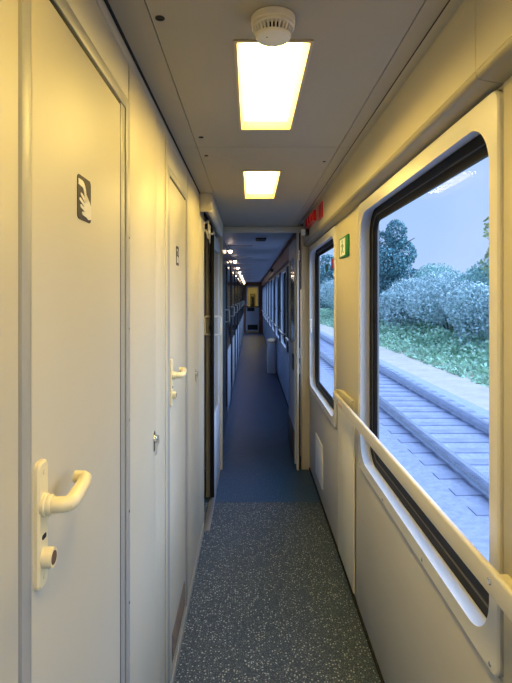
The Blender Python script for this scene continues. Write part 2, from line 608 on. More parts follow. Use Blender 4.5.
def lav_door(n, y0, y1, f0, f1, sign, label):
    """door n: leaf y0..y1, frame f0..f1"""
    d = struct(empty('door_%d' % n, (-0.32, (y0 + y1) / 2, 0.0)), label)
    zt = 2.005
    MB().box(-0.332, -0.3070, y0, y1 + .003, 0.062, zt, 0.003).build('door_leaf', M['door'], d)
    MB().prism([(y0 - .002, zt + .001), (y1 + .004, zt + .001), (y1 + .004, 0.062), (y1 + .013, 0.062), (y1 + .013, zt + .009), (y0 - .002, zt + .009)], 'x', -0.334, -0.3085).build('door_seal', M['rubber'], d, smooth=0, label='black strip in place of the shaded gap between leaf and frame')  # flush black strip added so the gap round the leaf reads as shade
    # frame: two posts and a head
    xf = -0.3060
    mb = MB()
    mb.box(-0.334, xf, f0, y0 - 0.0035, 0.056, 2.044, 0.002)
    mb.box(-0.334, -0.3090, y1 + 0.0135, y1 + 0.056, 0.056, 2.0155, 0.002)
    mb.box(-0.334, xf, y1 + 0.0585, f1, 0.056, 2.044, 0.002)
    mb.box(-0.334, xf, y0 - 0.0036, y1 + 0.0586, 2.0145, 2.044, 0.002)
    mb.build('door_frame', M['frame_left'], d)
    mb = MB()
    for z in (0.32, 0.55, 0.78, 1.01, 1.24, 1.47, 1.70):
        mb.lathe([(0.004, 0), (0.004, 0.0012), (0.002, 0.002)], (xf - .0005, f1 - 0.012, z), 'x', 10)
    mb.build('screw', M['chrome'], d)
    handle_set(d, y0 + 0.004, y0 + 0.038, 1.313, 1.130)
    if sign == 'hand':
        hand_sign(d, .908, .984, 1.690, 1.770, 'hand')
    else:
        hand_sign(d, 2.115, 2.190, 1.682, 1.762, 'tap')
    return d


lav_door(1, 0.722, 1.207, 0.688, 1.3055, 'hand', 'first cream lavatory door with hand-washing sticker and ivory lever handle')
d2 = lav_door(2, 1.950, 2.416, 1.888, 2.521, 'tap', 'second cream lavatory door with a vent grille near the floor')
# ventilation grille low in the second door
mb = MB()
mb.box(-0.3095, -0.3055, 2.004, 2.385, 0.118, 0.232, 0.001)
for k in range(8):
    z = 0.128 + k * 0.0125
    mb.box(-0.306, -0.3030, 2.012, 2.377, z, z + 0.005)
mb.build('vent_grille', M['kick'], d2, label='grey brown slatted vent grille')

# ------------------------------------------------------------------ sliding door, its header and the dark compartment behind
struct(MB().box(-1.2, -1.15, 3.2, Y_PART, 0, HC).box(-1.2, -0.40, 3.2, 3.385, 0, HC).box(-1.2, -0.345, 4.62, 4.66, 0, HC).build('wall_compartment', M['shell']), 'dull inner walls of the first compartment')

d3 = struct(empty('door_3', (-0.29, 4.2, 0.0)), 'half open glazed sliding door under the cream header box')
YL0, YL1 = 3.885, 4.585
mb = MB()
mb.box(-0.302, -0.277, YL0 + .012, YL0 + .07, 0.03, 2.03, .002)
mb.box(-0.302, -0.277, YL1 - .07, YL1, 0.03, 2.03, .002)
mb.box(-0.302, -0.277, YL0 + .069, YL1 - .069, 1.93, 2.03, .002)
mb.box(-0.302, -0.277, YL0 + .069, YL1 - .069, 0.03, 0.62, .002)
mb.build('door_leaf', M['bluepanel'], d3)
MB().box(-0.293, -0.287, YL0 + .068, YL1 - .068, 0.615, 1.935).build('pane', M['darkpane'], d3, label='dark glass pane')
MB().box(-0.304, -0.275, YL0, YL0 + .0125, 0.03, 2.03, .004).build('rubber_edge', M['rubber'], d3, label='black rubber closing edge')
for s, x in ((1, -0.277), (-1, -0.302)):
    y = YL0 + 0.055
    pts = [(x - s * .001, y, 1.40), (x + s * .034, y, 1.40)]
    for k in range(1, 6):
        t = k / 5 * PI / 2
        pts.append((x + s * (.034 + .014 * math.sin(t)), y, 1.40 - .014 * (1 - math.cos(t))))
    for k in range(0, 6):
        t = k / 5 * PI / 2
        pts.append((x + s * (.034 + .014 * math.cos(t)), y, 1.274 - .014 * math.sin(t)))
    pts.append((x - s * .001, y, 1.26))
    MB().tube(pts, 0.0075, 12, up=(0, 1, 0)).build('pull_handle', M['pull'], d3, label='pale bent tube pull handle')
MB().lathe([(0.012, 0), (0.012, 0.014), (0.008, 0.016)], (-0.3015, YL0 + .05, 1.315), 'x', 16, -1).build('lock_cylinder', M['chrome'], d3)
# bottom guide strip
MB().box(-0.312, -0.270, 3.39, YL1, 0.001, 0.010, .002).build('threshold', M['metal_trim'], d3, label='bright metal threshold strip')
# fixed post behind the leaf
MB().box(-0.345, -0.3085, 3.965, 4.615, 0.001, 2.06, .002).build('fixed_screen', M['frame_left'], d3, label='grey fixed screen behind the sliding leaf')

hd = empty('door_header', (-0.27, 3.75, 2.068), 'cream header box with a rounded corner over the sliding glass door', 'door header')
prof = [(-0.400, 2.180), (-0.400, 2.068), (-0.262, 2.068)] + arc(-0.262, 2.094, 0.026, -90, 0, 6)[1:] + [(-0.236, 2.180)]
mb = MB()
mb.prism([(-0.3060, 2.180), (-0.3060, 2.068), (-0.262, 2.068)] + arc(-0.262, 2.094, 0.026, -90, 0, 6)[1:] + [(-0.236, 2.180)], 'y', 3.11, 3.125)
mb.prism([(-0.252, 2.180), (-0.252, 2.090), (-0.262, 2.074), (-0.262, 2.068)] + arc(-0.262, 2.094, 0.026, -90, 0, 6)[1:] + [(-0.236, 2.180)], 'y', 3.1251, 4.43)
mb.build('cover', M['cream'], hd)
MB().box(-0.330, -0.256, 3.392, 4.55, 2.150, 2.178).build('running_gear_box', M['black'], hd, label='black running gear inside the header')
MB().box(-0.296, -0.282, 3.30, 4.52, 2.100, 2.128, .002).build('track', M['metal_trim'], hd, label='metal sliding track')
for y in (4.0, 4.45):
    MB().box(-0.298, -0.280, y - .03, y + .03, 2.028, 2.101, .003).lathe([(0.018, 0), (0.018, .014)], (-0.2965, y, 2.108), 'x', 16).build('roller_hanger', M['metal_trim'], hd)
MB().box(-0.314, -0.305, 3.40, 3.43, 1.985, 2.085, .002).build('catch_plate', M['metal_trim'], hd)
MB().prism([(-0.313, 2.050), (-0.285, 2.062), (-0.283, 2.052), (-0.311, 2.038)], 'y', 3.425, 3.455).build('catch_arm', M['metal_trim'], hd)
MB().prism([(-0.312, 2.005), (-0.288, 1.945), (-0.278, 1.950), (-0.300, 2.010)], 'y', 3.47, 3.50).build('catch_strut', M['metal_trim'], hd)
MB().box(-0.293, -0.284, 3.50, 3.53, 1.985, 2.075, .002).build('hanger_plate', M['metal_trim'], hd)
MB().box(-0.290, -0.262, 3.62, 3.64, 1.990, 2.002, .002).build('stop_arm', M['metal_trim'], hd)
MB().box(-0.292, -0.284, 3.60, 3.66, 1.93, 2.06, .002).build('stop_plate', M['metal_trim'], hd)
struct(MB().box(-0.318, -0.3065, 3.372, 3.392, 0.001, 2.06, .004).build('trim_3', M['cream']), 'cream closing jamb of the sliding door')
struct(MB().box(-0.345, -0.306, 3.392, 4.60, 2.06, 2.09).build('trim_4', M['black']))

# ------------------------------------------------------------------ glazed partition at the corridor entrance
pt = struct(empty('wall_partition', (0.1, Y_PART, 0)), 'cream framed partition between vestibule and compartment corridor')
MB().box(-0.345, -0.252, Y_PART, Y_PART + .05, 0.0, 2.128, .003).build('post', M['cream'], pt)
MB().box(-0.345, 0.53, Y_PART - .004, Y_PART + .05, 2.128, HC - .001, .004).build('header', M['cream'], pt)
MB().box(0.414, 0.434, Y_PART - .02, Y_PART + .05, 0.0, 2.128, .005).build('jamb', M['rail'], pt, label='bright cream door jamb')
MB().box(0.434, 0.447, Y_PART + .02, Y_PART + .05, 0.0, 2.128).build('seal', M['rubber'], pt, label='black seal beside the jamb')
MB().box(0.447, 0.456, Y_PART - .008, Y_PART + .05, 0.12, 1.62, .002).build('metal_strip', M['metal_trim'], pt)
MB().box(0.456, 0.532, Y_PART, Y_PART + .05, 0.0, 2.128, .006).build('cheek', M['pillar'], pt)
mb = MB()
for z in (0.86, 1.0, 1.88):
    mb.lathe([(0.006, 0), (0.006, .09)], (0.4405, Y_PART + .012, z), 'z', 12)
mb.build('hinge', M['chrome'], pt)
# opened corridor door leaf beyond the partition
d4 = struct(empty('door_4', (0.42, 5.05, 0)), 'corridor door with dark upper glass folded open against the window side')
Y0, Y1 = 4.70, 5.43
mb = MB()
mb.box(0.405, 0.432, Y0, Y0 + .06, 0.02, 2.08, .002).box(0.405, 0.432, Y1 - .06, Y1, 0.02, 2.08, .002)
mb.box(0.405, 0.432, Y0 + .059, Y1 - .059, 1.92, 2.08, .002).box(0.405, 0.432, Y0 + .059, Y1 - .059, 0.02, 1.115, .002)
mb.build('door_leaf', M['bluepanel'], d4)
MB().box(0.415, 0.422, Y0 + .055, Y1 - .055, 1.11, 1.93).build('pane', M['darkpane'], d4, label='dark glass pane')
MB().box(0.400, 0.4055, Y0 + .01, Y1 - .01, 1.03, 1.115, .002).build('rail_band', M['rail'], d4, label='cream cross band')
MB().prism(rr(Y0 + .06, Y0 + .27, 0.86, 1.015, .05), 'x', 0.401, 0.4055).build('pull_recess', M['black'], d4, label='black recessed pull')
MB().box(0.4005, 0.4055, Y0 + .01, Y1 - .01, 0.03, 0.32, .002).build('kick_plate', M['kick'], d4, label='dark kick plate')

# ================================================================== window-side wall
P1 = 2.08
WIN = [(1.078, 2.480), (3.160, 4.560), (-1.002, 0.400)]
FARP = 1.83
FAR = [(5.66 + FARP * k, 5.66 + FARP * k + 1.30) for k in range(9)]
mb = MB()
liner, shell = (XW, 0.560), (0.606, 0.614)
holes = sorted(WIN + FAR)


def wall_pieces(mb, x0, x1, dz0, dz1, dy):
    mb.box(x0, x1, Y_BACK, Y_END, 0.0, dz0)
    mb.box(x0, x1, Y_BACK, Y_END, dz1, HC + .05)
    y = Y_BACK
    for a, c in holes:
        mb.box(x0, x1, y, a + dy, dz0, dz1)
        y = c - dy
    mb.box(x0, x1, y, Y_END, dz0, dz1)


wall_pieces(mb, *liner, 0.765, 1.962, 0.014)
wr = struct(mb.build('wall_right', M['wallgrey'], smooth=0), 'pale wall with the train windows')
mb = MB()
wall_pieces(mb, *shell, 0.79, 1.935, 0.032)
mb.build('outer_skin', M['shell'], wr, smooth=0)
# cream pillar linings between the windows
for a, c in ((0.404, 1.074), (2.483, 3.157)):
    MB().box(XW - .006, XW, a, c, 0.735, 1.9985, .002).build('pillar_lining', M['pillar'], wr)
struct(MB().box(0.524, 0.5345, Y_BACK, Y_END, 0.0005, 0.022, .002).build('baseboard_right', M['gap']), 'thin black floor joint under the windows')
# lower lining sheets
for a, c in ((-1.0, 0.72), (0.724, 2.55), (3.125, 4.598)):
    MB().box(XW - .004, XW, a, c, 0.024, 0.733, .0015).build('lower_lining', M['wallgrey'], wr)

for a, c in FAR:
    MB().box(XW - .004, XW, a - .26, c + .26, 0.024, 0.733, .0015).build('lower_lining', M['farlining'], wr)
# ------------------------------------------------------------------ upper cove with the rounded cable duct
COVE = [(0.4255, 2.2345), (0.4255, 2.1835), (0.4265, 2.1835), (0.468, 2.2065), (0.4715, 2.2055), (0.4725, 2.2025), (0.4740, 2.026), (0.533, 2.026), (0.533, 2.2345)]
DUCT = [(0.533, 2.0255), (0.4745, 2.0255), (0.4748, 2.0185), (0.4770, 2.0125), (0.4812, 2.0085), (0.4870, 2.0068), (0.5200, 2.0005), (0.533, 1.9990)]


def cove(y0, y1, name, m, parent=None):
    return MB().prism(COVE, 'y', y0, y1).build(name, m, parent, smooth=50)


cv = struct(cove(Y_BACK, 1.0785, 'trim_5', M['cove']), 'cream cove panel with rounded lower edge above the windows')
cove(1.0815, Y_PART - .006, 'cove_panel', M['cove'], cv)
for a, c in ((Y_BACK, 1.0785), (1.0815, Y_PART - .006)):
    MB().prism(DUCT, 'y', a, c).build('cable_duct', M['duct'], cv, smooth=50, label='grey beige rounded cable duct, darkened to stand for the shade underneath')
cv2 = struct(cove(Y_PART + .052, Y_END, 'trim_6', M['wood']), 'brown veneer cove above the corridor windows')


# ------------------------------------------------------------------ windows
def window(n, y0, y1, label, near=True):
    w = struct(empty('window_%d' % n, (0.56, (y0 + y1) / 2, 0.75)), label)
    q = 12 if near else 5
    zb, zt = 0.736, 1.9945
    fo = rr(y0, y1, zb, zt, .030, q)
    fo2 = rr(y0 + .004, y1 - .004, zb + .004, zt - .004, .028, q)
    fi = rr(y0 + .040, y1 - .052, .784, 1.940, .105, q)
    fi2 = rr(y0 + .036, y1 - .048, .780, 1.944, .108, q)
    fb = rr(y0 + .022, y1 - .018, .772, 1.956, .112, q)
    L3 = lambda lp, x: [(x, a, c) for a, c in lp]
    MB().torus_loops([L3(fo, .5345), L3(fo, .524), L3(fo2, .520), L3(fi, .520), L3(fi2, .523), L3(fb, .5715), L3(fb, .5745), L3(fo, .5345 if False else .5746)] if False else
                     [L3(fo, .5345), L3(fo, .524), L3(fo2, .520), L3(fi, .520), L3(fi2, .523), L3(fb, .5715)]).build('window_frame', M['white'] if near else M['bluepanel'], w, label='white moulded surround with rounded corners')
    go = rr(y0 + .016, y1 - .012, .766, 1.962, .115, q)
    g1 = rr(y0 + .048, y1 - .052, .795, 1.930, .095, q)
    g2 = rr(y0 + .056, y1 - .060, .803, 1.922, .090, q)
    gi = rr(y0 + .075, y1 - .088, .824, 1.900, .060, q)
    MB().torus_loops([L3(go, .605), L3(go, .572), L3(g1, .572), L3(g2, .580), L3(gi, .583), L3(gi, .5925), L3(go, .605)]).build('gasket', M['rubber'], w, label='black rubber gasket')
    if near:
        s1 = rr(y0 + .0505, y1 - .0545, .7975, 1.9275, .0935, q)
        s2 = rr(y0 + .0535, y1 - .0575, .8005, 1.9245, .0915, q)
        MB().torus_loops([L3(s1, .574), L3(s1, .5755), L3(s2, .579), L3(s2, .5775)]).build('gasket_bead', M['bead'], w, label='thin grey bead in the gasket')
    pl = rr(y0 + .070, y1 - .082, .818, 1.906, .062, q)
    MB().loops([L3(pl, .590), L3(pl, .5905)], True, (True, True)).build('pane', M['glass'], w, smooth=0)
    if near:
        mb = MB()
        for y in (y0 + .035, (y0 * .66 + y1 * .34), (y0 * .33 + y1 * .67), y1 - .04):
            mb.lathe([(0.006, 0), (0.006, .0015), (0.003, .003)], (0.5205, y, .754), 'x', 14, -1)
        mb.build('screw', M['chrome'], w)
    return w


window(1, *WIN[0], 'large train window with white surround and black gasket behind the long handrail')
w2 = window(2, *WIN[1], 'second train window in white surround next to the green sign')
window(3, *WIN[2], 'train window behind the viewer')
for k, (a, c) in enumerate(FAR):
    window(4 + k, a, c, 'dark corridor window number %d beyond the partition' % (k + 1), False)
# latch of the second window and two flat coloured patches on its glass
MB().prism(rr(4.34, 4.44, 1.245, 1.36, .012), 'x', .503, .522).build('window_latch', M['rail'], w2, label='small cream latch on the surround')
MB().prism(rr(3.905, 4.02, 1.745, 1.80, .006), 'x', .5885, .5899).build('sticker', M['green'], w2, smooth=0, label='green patch on the glass')
MB().prism(rr(3.66, 3.74, 1.755, 1.825, .006), 'x', .5885, .5899).build('sticker', M['red'], w2, smooth=0, label='red patch on the glass')

# ------------------------------------------------------------------ pillar hatch, vent panel, signs
ph = empty('access_panel', (0.53, 2.84, 0.03), 'narrow cream access panel on the pillar under the handrail end', 'access panel')
MB().box(0.521, 0.5309, 2.60, 3.06, 0.045, 0.945, .004).build('panel', M['hatch'], ph)
MB().box(0.5195, 0.5215, 2.62, 2.66, 0.06, 0.08, .0005).build('catch', M['metal_trim'], ph)
vp = empty('vent_panel', (0.53, 3.94, 0.14), 'white rectangular cover panel on the wall under the second window', 'cover panel')
MB().box(0.522, 0.531, 3.75, 4.13, 0.14, 0.46, .003).build('panel', M['signwhite'], vp)
MB().box(0.5212, 0.5225, 3.80, 4.08, 0.19, 0.41, .0005).build('inner_sheet', M['signwhite'], vp)

gs = empty('exit_sign', (0.529, 2.88, 1.78), 'green emergency exit sign with white figure on the pillar between the windows', 'sign')
MB().box(0.518, 0.5288, 2.735, 3.000, 1.772, 1.888, .003).build('board', M['green'], gs)
MB().box(0.5165, 0.5182, 2.805, 2.965, 1.782, 1.876).build('white_field', M['signwhite'], gs, smooth=0)


def fig(pts, name):
    MB().prism([(2.885 + a, 1.829 + c) for a, c in pts], 'x', 0.5158, 0.5167).build(name, M['green'], gs, smooth=0)


fig([(.010 * math.cos(t * PI / 5) + .006, .010 * math.sin(t * PI / 5) + .032) for t in range(10)], 'figure_head')
fig([(-.018, .018), (.012, .020), (.034, .008), (.032, .002), (.014, .010), (.010, -.008), (.030, -.022), (.024, -.040), (.016, -.038), (.018, -.024), (-.004, -.012),
     (-.014, -.030), (-.040, -.034), (-.040, -.028), (-.020, -.022), (-.008, .008), (-.018, .010), (-.030, -.004), (-.036, .000)], 'figure_body')

eb = empty('emergency_brake', (0.455, 3.75, 2.07), 'red emergency brake box with a white handle on the cove by the partition', 'emergency brake')
def on_cove(z):
    return 0.4725
mb = MB()
z0, z1 = 2.098, 2.178
mb.prism([(on_cove(z0) + .01, z0), (on_cove(z0) - .022, z0 + .004), (on_cove(z1) - .022, z1 - .004), (on_cove(z1) + .01, z1)], 'y', 3.68, 4.23)
mb.build('housing', M['red'], eb)
for k in range(3):
    y = 3.76 + .155 * k
    MB().prism([(on_cove(2.1) - .034, 2.114), (on_cove(2.1) - .02, 2.108), (on_cove(2.1) - .02, 2.168), (on_cove(2.1) - .034, 2.162)], 'y', y, y + .07).build('raised_bar', M['red'], eb)
MB().box(0.414, 0.447, 4.17, 4.21, 2.055, 2.10, .004).build('handle', M['signwhite'], eb, label='white pull handle')
MB().box(0.4465, 0.4725, 4.13, 4.23, 2.050, 2.099, .004).build('bracket', M['black'], eb, label='black bracket under the housing')
rn = empty('red_notice', (0.455, 3.28, 2.05), 'narrow red notice plate on the cove before the emergency brake', 'notice')
mb = MB()
z0, z1 = 2.075, 2.178
mb.prism([(on_cove(z0) + .008, z0), (on_cove(z0) - .006, z0), (on_cove(z1) - .006, z1), (on_cove(z1) + .008, z1)], 'y', 3.35, 3.53)
mb.build('plate', M['red'], rn)
for y in (3.395, 3.45):
    MB().prism([(on_cove(z0 + .01) - .0055, z0 + .01), (on_cove(z0 + .01) - .008, z0 + .01), (on_cove(z1 - .01) - .008, z1 - .01), (on_cove(z1 - .01) - .0055, z1 - .01)], 'y', y, y + .012).build('stripe', mat('dark_red_print', (0.35, 0.01, 0.012), 0.4), rn, smooth=0)

# ------------------------------------------------------------------ handrail
hr = empty('handrail', (0.47, 1.7, 0.975), 'long cream handrail with a curved end running along the large window', 'handrail')
XR = 0.468
sec = rr(-0.010, 0.010, -0.026, 0.026, 0.008, 4)
pts = [(XR, -0.9, 0.999), (XR, 0.4, 0.999), (XR, 1.4, 0.999), (XR, 2.4, 0.999), (XR, 2.86, 0.999)]
for k in range(1, 17):
    t = k / 16 * PI
    pts.append((XR + .0265 * (1 - math.cos(t)), 2.86 + .06 * math.sin(t), 0.999))
pts += [(XR + .053, 2.75, 0.999), (XR + .053, 2.60, 0.999)]
sec = rr(-0.0075, 0.0075, -0.026, 0.026, 0.006, 4)
MB().sweep(pts, sec).build('rail', M['rail'], hr)
MB().prism([(XR + .008, 2.62), (XR + .008, 2.655), (0.529, 2.655), (0.529, 2.62)], 'z', 0.966, 0.975).build('bracket', M['rail'], hr)
MB().prism([(XR + .008, 1.005), (XR + .008, 1.055), (0.529, 1.055), (0.529, 1.005)], 'z', 0.966, 0.980).build('bracket', M['rail'], hr)
for y in (0.987, 2.70):
    MB().lathe([(0.007, 0), (0.007, .002), (0.005, .0035), (0.002, .0015)], (XR - .007, y, 1.003), 'x', 16, -1).build('screw', M['chrome'], hr)
mb = MB()
for k in range(5):
    mb.box(XR - .0083, XR - .007, 2.585 + k * .022, 2.597 + k * .022, 0.985 + (k % 2) * .003, 0.999)
mb.build('red_lettering', mat('faded_red_print', (0.55, 0.25, 0.20), .5), hr, smooth=0, label='faded red lettering near the rail end')

# ================================================================== ceiling lights and smoke detector
def ceiling_light(y0, y1, label):
    e = empty('ceiling_light', ((LX0 + LX1) / 2, (y0 + y1) / 2, HC), label, 'ceiling light', 'recessed ceiling lights')
    o = rr(LX0 + .0005, LX1 - .0005, y0 + .0005, y1 - .0005, .004, 2)
    o2 = rr(LX0 - .004, LX1 + .004, y0 - .004, y1 + .004, .005, 2)
    i = rr(LX0 + .004, LX1 - .004, y0 + .006, y1 - .006, .004, 2)
    i2 = rr(LX0 + .018, LX1 - .018, y0 + .018, y1 - .018, .004, 2)
    Z = lambda lp, z: [(a, c, z) for a, c in lp]
    MB().torus_loops([Z(o, HC + .050), Z(o, HC - .0005), Z(o2, HC - .0008), Z(o2, HC - .004), Z(i, HC - .004), Z(i2, HC + .030), Z(i2, HC + .050)]).build('frame', M['lampframe'], e)
    MB().box(LX0 + .0175, LX1 - .0175, y0 + .0175, y1 - .0175, HC + .025, HC + .032).build('diffuser', M['lamp'], e, smooth=0, label='glowing warm diffuser')
    return e


ceiling_light(*LIGHTS[1], 'larger lit ceiling panel right behind the smoke detector')
ceiling_light(*LIGHTS[2], 'smaller lit ceiling panel further along toward the partition')
ceiling_light(*LIGHTS[0], 'lit ceiling panel above the viewer')

sd = empty('smoke_detector', (0.0515, 1.166, HC), 'round ivory smoke detector on the ceiling in front of the first light', 'smoke detector')
c = (0.0515, 1.166, HC)
MB().lathe([(0.046, 0), (0.050, .001), (0.050, 0.014), (0.0495, 0.016)], c, 'z', 48, -1).build('base', M['detector'], sd)
MB().lathe([(0.048, 0.015), (0.0485, 0.024), (0.047, 0.026), (0.043, 0.0265)], c, 'z', 48, -1).build('collar', M['detector'], sd)
mb = MB()
mb.lathe([(0.036, 0.026), (0.036, 0.041)], c, 'z', 40, -1)
mb.build('inner_chamber', M['gap'], sd, label='dark chamber behind the slots')
mb = MB()
for k in range(30):
    a = k * 2 * PI / 30
    ca, sa = math.cos(a), math.sin(a)
    R0, R1, h = .0362, .0455, .0017
    v = []
    for z, r1 in ((HC - .0255, .0465), (HC - .0415, .0395)):
        for r, s in ((R0 - .003, -1), (r1, -1), (r1, 1), (R0 - .003, 1)):
            v.append(mb.bm.verts.new((c[0] + r * ca - s * h * sa, c[1] + r * sa + s * h * ca, z)))
    for f in ((0, 1, 2, 3), (4, 5, 6, 7), (0, 1, 5, 4), (1, 2, 6, 5), (2, 3, 7, 6), (3, 0, 4, 7)):
        mb.bm.faces.new([v[i] for i in f])
mb.build('slot_ribs', M['detector'], sd, smooth=0)
MB().lathe([(0.0405, 0.0405), (0.0405, 0.0425), (0.038, 0.047), (0.030, 0.0495), (0.015, 0.0503), (0.003, 0.0505)], c, 'z', 40, -1).build('cap', M['detector'], sd)
MB().lathe([(0.002, 0), (0.002, .0015)], (0.037, 1.153, HC - .0490), 'z', 10, -1).build('indicator', M['kick'], sd)

# ================================================================== compartment corridor beyond the partition
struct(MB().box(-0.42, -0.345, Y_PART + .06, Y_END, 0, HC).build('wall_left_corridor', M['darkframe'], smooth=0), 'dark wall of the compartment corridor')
for k in range(9):
    yc = 6.05 + FARP * k
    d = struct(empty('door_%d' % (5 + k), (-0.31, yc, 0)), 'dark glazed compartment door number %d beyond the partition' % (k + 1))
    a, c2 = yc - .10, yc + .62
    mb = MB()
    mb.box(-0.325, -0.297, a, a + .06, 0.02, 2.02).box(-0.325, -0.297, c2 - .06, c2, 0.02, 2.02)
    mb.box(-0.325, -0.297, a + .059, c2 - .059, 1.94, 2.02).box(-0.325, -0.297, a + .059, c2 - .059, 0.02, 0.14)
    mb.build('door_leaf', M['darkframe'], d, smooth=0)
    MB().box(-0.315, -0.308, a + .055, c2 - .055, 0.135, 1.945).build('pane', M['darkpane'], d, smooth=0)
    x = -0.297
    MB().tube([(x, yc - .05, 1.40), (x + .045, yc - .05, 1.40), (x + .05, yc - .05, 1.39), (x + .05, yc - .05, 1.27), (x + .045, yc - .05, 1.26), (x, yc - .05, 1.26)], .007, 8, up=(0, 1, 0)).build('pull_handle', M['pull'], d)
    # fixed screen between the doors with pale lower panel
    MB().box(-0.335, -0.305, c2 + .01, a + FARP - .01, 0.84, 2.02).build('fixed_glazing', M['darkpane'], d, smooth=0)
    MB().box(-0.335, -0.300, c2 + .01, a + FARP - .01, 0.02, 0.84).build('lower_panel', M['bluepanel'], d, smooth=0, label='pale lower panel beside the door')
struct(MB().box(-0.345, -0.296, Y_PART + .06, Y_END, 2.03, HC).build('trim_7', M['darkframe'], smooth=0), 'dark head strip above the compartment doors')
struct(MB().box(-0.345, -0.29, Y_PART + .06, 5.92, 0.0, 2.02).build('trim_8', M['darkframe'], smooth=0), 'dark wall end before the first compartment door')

# spot lamps under the ceiling, one per compartment
sp0 = None
ORD = ['first', 'second', 'third', 'fourth', 'fifth', 'sixth', 'seventh', 'eighth', 'ninth']
for k in range(9):
    y = 6.28 + FARP * k
    if sp0 is None:
        e = empty('spot_lamp', (-0.25, y, HC))
        MB().tube([(-0.27, y, HC - .002), (-0.262, y, HC - .02), (-0.252, y, HC - .035)], .007, 8).build('arm', M['chrome'], e)
        MB().lathe([(.006, .030), (.016, .036), (.026, .055), (.028, .066), (.026, .067)], (-0.248, y, HC), 'z', 18, -1).build('lamp_shade', M['chrome'], e)
        MB().lathe([(.024, .062), (.026, .068), (.020, .085), (.006, .098)], (-0.248, y, HC), 'z', 18, -1).build('bulb', M['spot'], e, label='glowing warm bulb')
        sp0 = e
    else:
        e = copy_tree(sp0, FARP * k)
    tag(e, '%s small glowing spot lamp over the compartment doors, counted from the partition' % ORD[k], 'spot lamp', 'spot lamps in the compartment corridor')
# brown strips across the ceiling, painted in for the light streaks at each lamp
for k in range(9):
    y = Y_PART + 1.73 + 1.83 * k - .002
    if y < Y_END - .1:
        MB().box(-0.30, 0.02, y - .012, y + .012, HC - .006, HC + .0005, .001).build('light_streak', M['tan'], ceil)

csp = empty('ceiling_speaker', (0.11, 5.6, HC), 'small black square loudspeaker grille in the corridor ceiling', 'loudspeaker')
MB().box(0.055, 0.170, 5.48, 5.74, HC - .012, HC, .003).build('grille', M['black'], csp)
mb = MB()
for q in range(6):
    mb.box(0.065, 0.160, 5.50 + q * .038, 5.515 + q * .038, HC - .015, HC - .0115)
mb.build('slat', M['kick'], csp, smooth=0)
wsp = empty('wall_speaker', (0.45, 11.0, 2.10), 'small black box on the brown cove of the corridor', 'loudspeaker')
MB().box(0.44, 0.4732, 10.85, 11.15, 2.085, 2.145, .004).build('box', M['black'], wsp)
MB().box(0.436, 0.4405, 10.88, 11.12, 2.095, 2.135, .001).build('grille', M['kick'], wsp)

# corridor handrails and curtains, one window at a time
hr0 = None
cu0 = None
for k, (a, c2) in enumerate(FAR):
    if hr0 is None:
        hr0 = empty('corridor_handrail', (0.48, a, 1.0))
        MB().tube([(0.535, a + .05, 1.0), (0.485, a + .06, 1.0), (0.475, a + .09, 1.0), (0.475, c2 - .09, 1.0), (0.485, c2 - .06, 1.0), (0.535, c2 - .05, 1.0)], .013, 10).build('rail', M['white'], hr0)
        for y in (a + .06, c2 - .06):
            MB().lathe([(.024, 0), (.024, .006), (.016, .009)], (0.534, y, 1.0), 'x', 12, -1).build('wall_plate', M['white'], hr0)
        h = hr0
        pl = []
        ya = c2 - .14
        front = [(0.508 + .010 * math.sin(j * 1.25), ya + j * .0145) for j in range(17)]
        back = [(x + .004, y) for x, y in reversed(front)]
        cu0 = empty('curtain', (0.51, ya, 1.0))
        MB().prism(front + back, 'z', 0.80, 1.965).build('drape', M['curtain'], cu0)
        MB().box(0.498, 0.522, ya - .01, ya + .25, 1.30, 1.33, .003).build('tie_band', M['darkframe'], cu0)
        cu = cu0
    else:
        h = copy_tree(hr0, FARP * k)
        cu = copy_tree(cu0, FARP * k)
    tag(h, '%s short pale handrail under a corridor window, counted from the partition' % ORD[k], 'handrail', 'handrails in the compartment corridor')
    tag(cu, '%s blue grey curtain gathered beside a corridor window, counted from the partition' % ORD[k], 'curtain', 'curtains in the compartment corridor')

wb = empty('waste_bin', (0.44, 10.55, 0), 'grey waste bin with beige lid against the corridor window wall', 'waste bin')
MB().prism(rr(0.345, 0.522, 10.40, 10.72, .04), 'z', 0.004, 0.62).build('body', M['bluepanel'], wb)
MB().loops([[(x, y, z) for x, y in rr(0.345 - i + .01 * (z > .7), 0.522 + .0 * i, 10.40 - i, 10.72 + i, .04)] for z, i in ((.615, .004), (.66, .006), (.69, -.02), (.705, -.06))], True, (True, True)).build('lid', M['beige'], wb)

# end door with window into the lit next vestibule
d14 = struct(empty('door_14', (0.1, Y_END, 0)), 'pale blue end door with a window at the far end of the corridor')
mb = MB()
xa, xb = -0.20, 0.37
mb.box(xa, xb, Y_END, Y_END + .04, 0.05, 1.10).box(xa, xa + .07, Y_END, Y_END + .04, 1.10, 2.04).box(xb - .05, xb, Y_END, Y_END + .04, 1.10, 2.04).box(xa, xb, Y_END, Y_END + .04, 1.98, 2.04)
mb.build('door_leaf', M['bluepanel'], d14, smooth=0)
MB().box(xa + .06, xb - .04, Y_END + .015, Y_END + .021, 1.09, 1.985).build('pane', M['glass'], d14, smooth=0)
MB().box(xa + .08, xb - .06, Y_END - .012, Y_END + .001, 0.12, 0.34).build('kick_plate', M['black'], d14, smooth=0, label='black lower plate')
MB().box(xa + .06, xb - .20, Y_END - .03, Y_END + .001, 0.93, 1.09).build('box', M['black'], d14, smooth=0, label='black box under the window')
MB().box(xa, xb, Y_END - .03, Y_END, 1.10, 1.15).build('cross_bar', M['darkframe'], d14, smooth=0)
